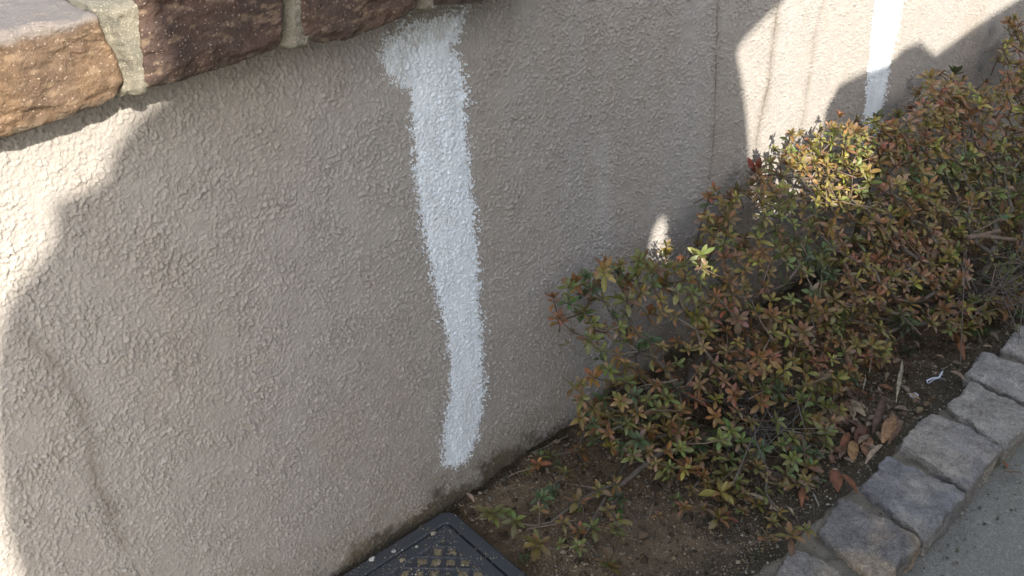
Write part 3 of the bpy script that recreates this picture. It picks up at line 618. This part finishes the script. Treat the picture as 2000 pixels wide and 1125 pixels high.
bases = [np.array([1.06, -.10, -.01]), np.array([1.63, -.27, -.01]), np.array([2.30, -.20, -.01]), np.array([1.56, -.07, -.01])]
info = [('trailing bronze-leaved azalea nearest the camera, its low stems creeping over the soil', 'azalea'),
        ('azalea with a thick grey trunk and pruned stem ends beside the kerb', 'azalea'),
        ('azalea growing up at the far right against the wall', 'azalea'),
        ('azalea with sunlit yellow-green tips right against the wall', 'azalea')]
def owner(p):
    if p[0] > 2.02: return 2
    if p[0] < 1.12 + .25 * max(-p[1] - .1, 0): return 0
    if p[1] > -.13 and p[0] < 1.85: return 3
    if p[0] < 1.22: return 0
    return 1
palr = ['olive', 'bronze', 'green', 'red', 'pink', 'olive', 'bronze', 'dark', 'yellow']
for s_i in range(4):
    B0 = bases[s_i]; mine = [q for q in whorls if owner(q[0]) == s_i]
    root = empty('azalea', info[s_i][0], info[s_i][1], tuple(B0), 'azaleas planted along the wall')
    fol = Acc(); brn = Acc()
    # skeleton: connect every rosette to the nearest node that is closer to the base
    nodes = [B0.copy()]; par = [-1]; depth = [0.0]
    mine.sort(key=lambda q: np.linalg.norm(q[0] - B0))
    ends = []
    for (p, s, pl, u, v) in mine:
        N_ = np.array(nodes); stem_end = p.copy()
        low_ = p[2] < .06
        dd = np.linalg.norm(N_ - p, axis=1); cost = dd + .35 * np.array(depth)
        # prefer nodes below or level, avoid crossing down
        cost = cost + np.maximum(N_[:, 2] - p[2], 0) * .9
        j = int(np.argmin(cost)); a = N_[j]; L = dd[j]
        k_ = max(1, int(L / .03)); prev = j
        sag = np.array([0, 0, -.10 * L]) if not low_ else np.array([0, 0, .02 * L])
        side = r.normal(0, .06, 3) * L
        for i in range(1, k_ + 1):
            t = i / k_; q = a * (1 - t) + p * t + (sag + side) * 4 * t * (1 - t) * .5 + (r.normal(0, .0016, 3) if i < k_ else 0)
            q[2] = max(q[2], .006); q[1] = min(q[1], -.008)
            nodes.append(q); par.append(prev); depth.append(depth[prev] + L / k_); prev = len(nodes) - 1
        ends.append(prev)
    load = np.zeros(len(nodes))
    for e in ends:
        k_ = e
        while k_ >= 0: load[k_] += 1; k_ = par[k_]
    rad = .0009 * np.maximum(load, 1) ** .40; rad = np.minimum(rad, .007)
    # draw chains
    kids = {}
    for i, pp in enumerate(par): kids.setdefault(pp, []).append(i)
    for i in range(len(nodes)):
        for ch in kids.get(i, []):
            if i != 0 and ch == kids[i][0] and par[i] >= 0 and False: continue
        if len(kids.get(i, [])) != 1 or par[i] == -1:
            for ch in kids.get(i, []):
                chain = [i, ch]; c_ = ch
                while len(kids.get(c_, [])) == 1: c_ = kids[c_][0]; chain.append(c_)
                P_ = [nodes[k_] for k_ in chain]; rr = [min(rad[k_], rad[ch] * 1.05) for k_ in chain]
                if len(P_) == 2: P_.insert(1, (P_[0] + P_[1]) / 2); rr.insert(1, rr[0])
                g = r.uniform(.75, 1.2); thick = rr[1] > .0016
                cc = np.array([.17, .145, .12]) * g if thick else np.array([.15, .105, .075]) * g
                tube(brn, P_, rr, cc, 7 if thick else 5)
    cen = B0 + np.array([0, .0, .0])
    for (p, s, pl, u, v) in mine:
        if s_i == 0 and pl is None and u < 1330 and v > 640: q = r.choice(['green', 'olive', 'dark', 'bronze', 'green', 'olive'])
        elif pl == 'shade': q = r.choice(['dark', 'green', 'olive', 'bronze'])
        elif pl is None:
            g = fbm(np.array([[u, v, 0.0]]), 130, 77, 2)[0]
            q = r.choice(['red', 'pink', 'bronze', 'olive', 'olive', 'yellow'] if g > .12 else (['olive', 'yellow', 'bronze', 'green', 'olive', 'pink'] if g > -.35 else ['dark', 'green', 'olive', 'green']))
        else: q = pl
        if pl is None and 1480 < u < 1710 and 245 < v < 410: q = r.choice(['yellow', 'yellow', 'olive', 'green', 'bronze'])  # sunlit patch painted into the leaves: brighter, yellower colours here
        ax = np.array([r.normal(0, .38) - .12, -.42 + r.normal(0, .36), .85 + r.normal(0, .25)])
        if p[2] < .06: ax = np.array([r.normal(0, .25), -.25 + r.normal(0, .25), 1.0])
        cl = .35 if p[1] > -.07 else 0.0
        if q == 'maroon' or (u, v) == (1080, 580): cl = .8; ax = np.array([-.2, -.2, 1.0])
        if cl: ax[1] *= .4
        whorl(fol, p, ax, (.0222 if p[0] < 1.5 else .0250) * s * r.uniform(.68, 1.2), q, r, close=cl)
        if r.uniform() < .55 and p[2] > .05:       # loose leaves down the stem
            whorl(fol, p - ax / np.linalg.norm(ax) * .018 * s, ax, .017, r.choice(['olive', 'green', 'bronze', 'dark']), r, n=int(r.integers(2, 5)))
    if s_i == 0:
        def pipe(pp, rr, colr=(.21, .18, .15)): tube(brn, [np.array(q) for q in pp], rr, np.array(colr), 9)
        G = lambda u, v, z: onground(u, v, z)
        pipe([G(1335, 800, -.005), G(1345, 760, .03), G(1352, 722, .06), G(1372, 700, .085), G(1400, 690, .12)], [.0085, .0075, .007, .006, .004], (.17, .155, .14))
        pipe([G(1352, 722, .06), G(1390, 735, .06), G(1440, 765, .05), G(1500, 800, .03)], [.0055, .0045, .004, .003], (.12, .10, .085))
        pipe([G(1330, 850, .02), G(1290, 885, .028), G(1250, 915, .026), G(1215, 945, .02), G(1190, 960, .016)], [.0052, .005, .0046, .004, .0036])
        pipe([G(1190, 960, .016), G(1165, 955, .016), G(1135, 948, .018)], [.0030, .0026, .0022])
        pipe([G(1190, 960, .016), G(1160, 970, .014), G(1120, 985, .014), G(1075, 1020, .010), G(1045, 1026, .010), G(1010, 1022, .014)], [.0030, .0028, .0024, .0018, .0016, .0014])
        pipe([G(1190, 960, .016), G(1175, 985, .014), G(1160, 1012, .016), G(1140, 1050, .012), G(1168, 1085, .012)], [.0028, .0026, .0022, .0014, .0012])
        pipe([onwall(1245, 590, -.06), onwall(1275, 632, -.08), onwall(1335, 660, -.10)], [.0014, .0022, .0028], (.25, .21, .17))
        pipe([onwall(1288, 575, -.06), onwall(1310, 620, -.08), onwall(1335, 655, -.10)], [.0012, .0016, .002], (.25, .21, .17))
        pipe([onwall(1100, 738, -.02), onwall(1130, 760, -.025), onwall(1150, 780, -.03)], [.0008, .0012, .0014], (.28, .24, .2))
        pipe([onwall(1100, 860, -.02)*0+G(1110, 850, .02), G(1060, 875, .012), G(1035, 885, .008)], [.001, .0008, .0006])
        for k_ in range(60):                       # grey dead twigs tangled low in the middle
            c0 = G(r.uniform(1430, 1560), r.uniform(770, 870), r.uniform(.01, .09)); d = r.normal(0, 1, 3) * np.array([.05, .035, .015])
            tube(brn, [c0 - d, c0 + r.normal(0, .006, 3), c0 + d], [.0008, .0011, .0005], np.array([.20, .18, .16]) * r.uniform(.6, 1.2), 5)
        pipe([G(1470, 800, .05), G(1500, 850, .04), G(1515, 880, .02)], [.0018, .0015, .0012], (.26, .25, .22))
    if s_i == 1:
        G = lambda u, v, z: onground(u, v, z)
        def pipe(pp, rr, colr=(.15, .135, .11), cap=None): tube(brn, [np.array(q) for q in pp], rr, np.array(colr), 10, cap)
        pipe([G(1905, 612, -.01), G(1885, 596, .02), G(1862, 560, .06), G(1838, 530, .10), G(1808, 508, .13)], [.013, .0115, .008, .007, .006], (.18, .165, .14))
        pipe([G(1888, 598, .015), G(1850, 600, .016), G(1810, 604, .018), G(1775, 612, .016)], [.012, .0115, .011, .009], (.11, .10, .075))
        pipe([G(1880, 590, .02), G(1845, 582, .03), G(1800, 590, .035), G(1770, 600, .03)], [.009, .008, .007, .006], (.10, .09, .07))
        cutc = np.array([.55, .48, .36])
        for (a, b, r0) in (((1890, 465), (1953, 451), .0042), ((1890, 463), (1937, 462), .0036), ((1895, 460), (1982, 468), .0036), ((1805, 510), (1872, 515), .0026), ((1830, 518), (1870, 530), .0024), ((1900, 455), (1955, 425), .0018), ((1835, 515), (1870, 494), .0015), ((1935, 560), (1945, 520), .0014), ((1880, 560), (1885, 480), .0022), ((1895, 565), (1870, 500), .0016)):
            za = .20 if a[1] < 480 else .13; pa = G(*a, za); pb = G(*b, za + .01); tube(brn, [pa, (pa + pb) / 2 + r.normal(0, .001, 3), pb], [r0 * 1.1, r0, r0 * .95], np.array([.24, .175, .13]) * r.uniform(.8, 1.1), 8, cutc)
        for k_ in range(130):
            c0 = G(r.uniform(1880, 2010), r.uniform(490, 600), r.uniform(.02, .12)); d = r.normal(0, 1, 3) * np.array([.05, .03, .02])
            tube(brn, [c0 - d, c0 + r.normal(0, .006, 3), c0 + d], [.0007, .0010, .0005], np.array([.21, .18, .155]) * r.uniform(.6, 1.2), 5)
    # bare twigs poking through the leaf cover
    for k_ in range(120):
        if not mine: break
        q = mine[int(r.integers(0, len(mine)))][0]; d = np.array([r.normal(0, .5), r.normal(-.3, .5), r.normal(.5, .3)]); d /= np.linalg.norm(d)
        L = r.uniform(.03, .08); a = q - d * L * .8; a[1] = min(a[1], -.012); a[2] = max(a[2], .01); e = q + d * L * .25; e[1] = min(e[1], -.008)
        tube(brn, [a, (a + e) / 2 + r.normal(0, .002, 3), e], [.0014, .0011, .0008], np.array([.24, .18, .14]) * r.uniform(.7, 1.25), 5)
    adopt(fol.build('foliage', M['leaf']), root); adopt(brn.build('branch', M['bark']), root)

# ------------------------------------------------------------------ fallen leaves and scraps
def dead(u, v, L, W, ang, colr, label, curl=.6, cup=.5, z=.006, tilt=.15, name='dead_leaf', m='dead', group='fallen leaves on the soil', cat='dead leaf', roll=0):
    V, F, Cc = leaf_mesh(L, W, curl, cup, np.array(colr) * .85 + .03, np.array(colr) * 1.1 + .03, 10, .55)
    V[:, 0] -= L / 2; V[:, 2] -= V[:, 2].min()
    V += np.stack([noise3(V + u, .012, 3), noise3(V + u, .012, 4), noise3(V + u, .010, 5)], 1) * .0015
    o = mesh_np(name, V, F, M[m], None, Cc)
    p = onground(u, v, z); o.location = (p[0], p[1], z); o.rotation_euler = (roll, tilt, ang); return tag(o, label, cat, group)
def wang(u0, v0, u1, v1):                          # heading on the soil of a line seen in the photo
    a = onground(u0, v0); b = onground(u1, v1); return math.atan2(b[1] - a[1], b[0] - a[0]), float(np.linalg.norm(b - a))
def dl(u0, v0, u1, v1, wr, colr, label, **kw):
    a, L = wang(u0, v0, u1, v1); L *= .82; return dead((u0 + u1) / 2, (v0 + v1) / 2, L, L * wr * .72, a, colr, label, **kw)
dl(1748, 818, 1720, 874, .42, (.40, .22, .10), 'plump light tan dead leaf on the litter beside the kerb', z=.016, tilt=-.1, curl=.35)
dl(1728, 792, 1702, 850, .26, (.13, .075, .05), 'long dark brown curled leaf under the light tan one', z=.010, cup=1.3)
dl(1762, 835, 1733, 870, .35, (.24, .14, .09), 'greyish brown rolled leaf right of the light tan one', z=.010, cup=1.0)
dl(1665, 868, 1665, 905, .60, (.38, .21, .08), 'ochre torn leaf pointing down beside the kerb', z=.012)
dl(1657, 855, 1640, 887, .5, (.24, .09, .035), 'small rust brown leaf left of the ochre torn leaf', z=.007)
dl(1690, 840, 1668, 868, .6, (.15, .055, .03), 'dark rusty leaf above the ochre torn leaf', z=.006)
dl(1725, 880, 1685, 908, .3, (.40, .31, .22), 'pale straw coloured rolled leaf by the kerb stones', z=.012, cup=1.1)
dl(1618, 925, 1640, 965, .7, (.22, .08, .035), 'crumpled brown leaf left of the blue grey sett', z=.010, cup=.8)
dl(1632, 935, 1682, 968, .38, (.24, .085, .03), 'long rust brown leaf lying against the blue grey sett', z=.013, cup=.7)
dl(1565, 958, 1566, 993, .42, (.30, .12, .045), 'single orange brown leaf upright on the dark soil', z=.010)
dl(1842, 662, 1890, 705, .36, (.26, .10, .035), 'large curled chestnut leaf near the far kerb stones', z=.015, cup=1.0)
dl(1900, 607, 1992, 583, .14, (.27, .13, .07), 'long brown leaf at the right edge above the kerb', z=.02)
dl(1850, 732, 1890, 745, .6, (.32, .21, .14), 'pinkish brown leaf touching the pale sett', z=.012)
dl(1440, 985, 1545, 1000, .18, (.36, .27, .17), 'long pale buff blade lying in the foreground litter', z=.012, cup=.8)
dl(1530, 990, 1555, 1010, .35, (.42, .34, .2), 'short cream coloured blade beside the low rosettes', z=.012)
dl(1622, 800, 1660, 835, .55, (.24, .13, .09), 'broad mauve brown leaf under the azalea edge', z=.012)
dl(1590, 825, 1622, 840, .45, (.45, .38, .24), 'cream curled leaf under the azalea edge', z=.010, cup=1.0)
dl(1560, 1010, 1608, 1000, .2, (.20, .175, .17), 'grey bowed leaf arching over the soil near the kerb', z=.015, curl=1.6)
dl(1758, 722, 1750, 790, .10, (.42, .38, .26), 'narrow straw coloured blade lying on dark soil', z=.014, cup=.3)
dl(1690, 735, 1685, 768, .10, (.5, .47, .38), 'short dry straw beside the azalea edge', z=.012, cup=.2)
dl(1582, 965, 1602, 993, .12, (.45, .42, .36), 'thin whitish curved straw above the dark sett', z=.010, cup=.2)
dl(908, 968, 930, 982, .55, (.34, .23, .17), 'pinkish fallen leaf at the foot of the wall beside the plastic cover', z=.008)
dl(1280, 985, 1265, 1015, .2, (.13, .09, .06), 'curled brown leaf stalk standing on the open soil', z=.01, cup=1.2)
dl(1955, 905, 1972, 918, .6, (.30, .13, .06), 'small orange brown leaf on the concrete path', z=PATHZ + .004, tilt=0)
dl(1945, 938, 2010, 925, .12, (.20, .115, .06), 'thin brown leaf lying along the concrete path', z=PATHZ + .003, tilt=0, cup=.2)
# star shaped maple leaf
a_ = Acc(); pc = np.zeros(3)
for k_, (an, L) in enumerate(((-2.1, .017), (-1.35, .024), (-.55, .030), (.1, .033), (.8, .027), (1.6, .020))):
    V, F, Cc = leaf_mesh(L, L * .42, .5, .25, np.array([.40, .33, .23]), np.array([.46, .36, .24]), 6, .5)
    ca, sa = math.cos(an), math.sin(an); V = np.stack([V[:, 0] * ca - V[:, 1] * sa, V[:, 0] * sa + V[:, 1] * ca, V[:, 2] + k_ * .0002], 1); a_.add(V, F, Cc)
o = a_.build('maple_leaf', M['dead']); p = onground(1662, 790, .018); o.location = p; o.rotation_euler = (.12, -.1, -1.9); tag(o, 'pale star shaped maple leaf on the litter at the azalea edge', 'dead leaf', 'fallen leaves on the soil')
# papery brown leaves caught inside the near azalea
for (u, v, s, lb) in ((1410, 715, .06, 'large papery buff leaf caught among the azalea stems'), (1375, 745, .05, 'papery brown leaf hanging under the buff one among the stems'), (1425, 755, .028, 'small square pale leaf caught beside the bare stems'), (1620, 760, .045, 'broad buff dead leaf under the azalea beside the maple leaf')):
    p = canopy(u, v, .05) if u < 1600 else onground(u, v, .03)
    V, F, Cc = leaf_mesh(s, s * .7, .9, .35, np.array([.30, .20, .13]), np.array([.26, .17, .11]), 8, .5); V[:, 0] -= s / 2
    V += np.stack([noise3(V + u, .014, 3), noise3(V + u, .014, 4), noise3(V + u, .012, 5)], 1) * .003
    o = mesh_np('dead_leaf', V, F, M['dead'], None, Cc); o.location = p; o.rotation_euler = (random.uniform(.5, .9), random.uniform(-.5, .3), random.uniform(-1, 1)); tag(o, lb, 'dead leaf', 'fallen leaves on the soil')
# anonymous litter
spots = [(1640, 1800, 750, 920, 60), (1620, 1770, 780, 940, 50), (1560, 1700, 900, 1010, 26), (1330, 1640, 760, 900, 34), (1600, 1740, 690, 900, 34), (1740, 1990, 590, 740, 44), (1560, 1690, 880, 1010, 16), (1640, 1900, 560, 700, 26)]
for (u0, u1, v0, v1, n) in spots:
    for k_ in range(n):
        u = random.uniform(u0, u1); v = random.uniform(v0, v1); p = onground(u, v, .006)
        if p[1] < -.385 or p[1] > -.03: continue
        s = random.uniform(.011, .027); cc = random.choice([(.24, .13, .07), (.13, .075, .05), (.34, .24, .15), (.22, .16, .115), (.32, .15, .07), (.40, .30, .20)])
        dead(u, v, s, s * random.uniform(.3, .6), random.uniform(0, 6.28), cc, 'small dry brown leaf in the loose litter under the azaleas', curl=random.uniform(.2, 1.4), cup=random.uniform(.2, 1), z=random.uniform(.004, .012), tilt=random.uniform(-.3, .3), group='small dry leaves littering the soil')
# paper
def ribbon(name, pts_, wd, label):
    P_ = np.array([onground(u, v, z) for u, v, z in pts_]); t = np.linspace(0, len(P_) - 1, 30); P_ = np.stack([np.interp(t, np.arange(len(P_)), P_[:, k_]) for k_ in range(3)], 1)
    T_ = np.gradient(P_, axis=0); S_ = np.cross(T_, [0, 0, 1.0]); S_ /= np.linalg.norm(S_, axis=1, keepdims=True); up = np.array([0, 0, 1.0])
    a = P_ - S_ * wd; b = P_ + S_ * wd + up * wd * .8; V = np.concatenate([np.stack([a, b], 1).reshape(-1, 3)]); F = [[i * 2, i * 2 + 2, i * 2 + 3, i * 2 + 1] for i in range(29)]
    V2 = V + up * .0004; F = F + [[q + len(V) for q in f[::-1]] for f in F]
    return tag(mesh_np(name, np.vstack([V, V2]), F, M['paper'], None, np.ones((len(V) * 2, 3))), label, 'scrap')
ribbon('plastic_ribbon', [(1841, 726, .018), (1834, 738, .012), (1822, 739, .013), (1810, 744, .010), (1812, 750, .010), (1824, 742, .013), (1838, 738, .012), (1843, 742, .009)], .0012, 'thin white twisted ribbon scrap on the dark soil near the kerb')
pp = Acc(); c0 = onground(1787, 773, .012)
P, Fc = box_surface(8, 6, 2); Q = P * np.array([.0085, .0048, .0008]); Q[:, 1] *= (1 - .3 * Q[:, 0] / .0085); Q[:, 2] += .0016 * np.sin(Q[:, 0] * 300); pp.add(Q, Fc, (1, 1, 1))
o = pp.build('paper_scrap', M['paper'], None, False); o.location = c0; o.rotation_euler = (.25, .2, .1); tag(o, 'small folded scrap of white paper on the soil by the kerb', 'scrap')
for (u, v, lb) in ((1650, 631, 'tiny white petal on the shaded soil beside the trunk'), ):
    pass
# ------------------------------------------------------------------ weeds
def weed(u, v, n, L, Wr, colr, label, h=.006, name='weed', el=.3, heart=False):
    a_ = Acc(); rr = np.random.default_rng(int(u)); 
    for i in range(n):
        V, F, Cc = leaf_mesh(L * rr.uniform(.75, 1.1), L * Wr, .5, .25, np.array(colr) * rr.uniform(.8, 1.2), np.array(colr) * rr.uniform(.9, 1.3), 6, .75 if heart else .6)
        an = i * 6.283 / n + rr.uniform(-.3, .3); d = np.array([math.cos(an) * math.cos(el), math.sin(an) * math.cos(el), math.sin(el)])
        st = np.array([math.cos(an), math.sin(an), 0]) * L * .35 + np.array([0, 0, h])
        tube(a_, [np.array([0, 0, -.004]), st * .5 + [0, 0, h * .3], st], [.0004, .0004, .0003], np.array(colr), 4)
        a_.add(st + V @ frame_from(d, np.array([0, 0, 1.0])).T, F, Cc)
    o = a_.build(name, M['leaf']); p = onground(u, v, 0.002); o.location = p; return tag(o, label, 'weed', 'little weeds in the soil')
weed(1206, 1012, 3, .011, .95, (.055, .15, .035), 'bright green clover with three round leaves on the open soil', name='clover', heart=True)
weed(1597, 940, 4, .011, .6, (.12, .20, .075), 'pale green seedling among dead leaves by the blue grey sett')
weed(1560, 935, 3, .010, .6, (.13, .21, .08), 'pale green seedling just left of a similar one near the dead leaves')
weed(1630, 875, 7, .009, .6, (.07, .12, .04), 'tiny green weed tuft beside the ochre leaf')
weed(1610, 890, 6, .008, .5, (.07, .11, .04), 'low green weed in front of the tuft by the ochre leaf')
weed(1700, 615, 6, .010, .6, (.08, .11, .05), 'shaded weed beneath the azalea left of the trunk')
weed(1775, 690, 7, .013, .7, (.09, .11, .06), 'grey green weed cluster behind the narrow straw blade')
weed(1790, 665, 6, .011, .7, (.08, .10, .055), 'dull green weed behind the grey green cluster')
weed(1905, 655, 9, .013, .3, (.09, .20, .04), 'bright green grassy weed by the far kerb stones')
weed(1925, 652, 7, .011, .3, (.10, .20, .05), 'small bright green weed right of the grassy one')
weed(1992, 618, 8, .013, .35, (.10, .20, .05), 'bright green weed at the right edge above the kerb')
weed(1025, 1095, 8, .008, .5, (.06, .09, .035), 'tiny mossy green weed beside the corner of the plastic cover')
weed(1480, 1090, 6, .010, .2, (.07, .11, .035), 'thin green sprout on the dark soil left of the lowest sett')
weed(1360, 860, 8, .010, .5, (.035, .075, .02), 'dark green weed tuft in the hollow under the azalea')

# ------------------------------------------------------------------ unseen blocks added behind the camera, outlines shaped to cast the wall shadows
def shadow_block(pix, dist, thick, label, extra=()):
    W = np.array([onwall(u, v)[[0, 2]] for u, v in pix] + list(extra)); n = len(W)
    s = SUN / abs(SUN[1]); a = np.stack([W[:, 0], W[:, 0] * 0, W[:, 1]], 1) + s * dist; b = a + s * thick
    V = np.vstack([a, b]); me = bpy.data.meshes.new('shadow_block')
    me.from_pydata([tuple(q) for q in V], [], [list(range(n)), list(range(2 * n - 1, n - 1, -1))] + [[(i + 1) % n, i, n + i, n + (i + 1) % n] for i in range(n)]); me.update()
    me.materials.append(M['shadow_block']); o = bpy.data.objects.new('shadow_block', me); C.objects.link(o); return tag(o, label, 'shadow_block', 'added shadow-casting blocks out of view')
G0 = -.05 - .47 * 1.7
shadow_block([(335, 180), (262, 235), (218, 300), (205, 350), (150, 378), (104, 395), (104, 430), (108, 465), (78, 510), (38, 560), (6, 610), (-8, 680), (-16, 770), (-10, 850), (0, 950), (14, 1040), (44, 1125)],
      1.6, .35, 'tall unseen shadow-casting block added behind the camera',
      extra=[(-.02, .0), (.0, G0), (1.22, G0), (1.22, .0)] + [tuple(onwall(u, v)[[0, 2]]) for u, v in ((1330, 700), (1272, 520), (1266, 495), (1275, 450), (1290, 424), (1301, 430), (1303, 480), (1300, 530), (1345, 620), (1400, 640), (1470, 640), (1478, 480), (1470, 380), (1462, 300), (1458, 230), (1452, 180), (1438, 100), (1455, 75), (1490, 40), (1535, -5), (1560, -60))] + [(1.40, .95), (1.30, 1.35), (.27, 1.35)] + [(onwall(300, 60)[0] - .02, .90), (onwall(310, 120)[0], .78)])
shadow_block([(1288, 545), (1440, 520), (1440, 440), (1468, 425), (1540, 415), (1590, 355), (1604, 285), (1612, 218), (1626, 190), (1640, 165), (1690, 140), (1735, 125), (1770, 92), (1798, 82), (1812, 96), (1828, 108), (1850, 92), (1900, 55), (1950, 22), (2000, -8)],
      1.6, .35, 'lower unseen shadow-casting block added behind the camera to the right', extra=[(2.7, .62), (3.6, .9), (5.5, 1.0), (5.5, G0), (.85, G0), (.85, .10)])

sc_ = bpy.context.scene
sc_.render.resolution_x = 1024; sc_.render.resolution_y = 576
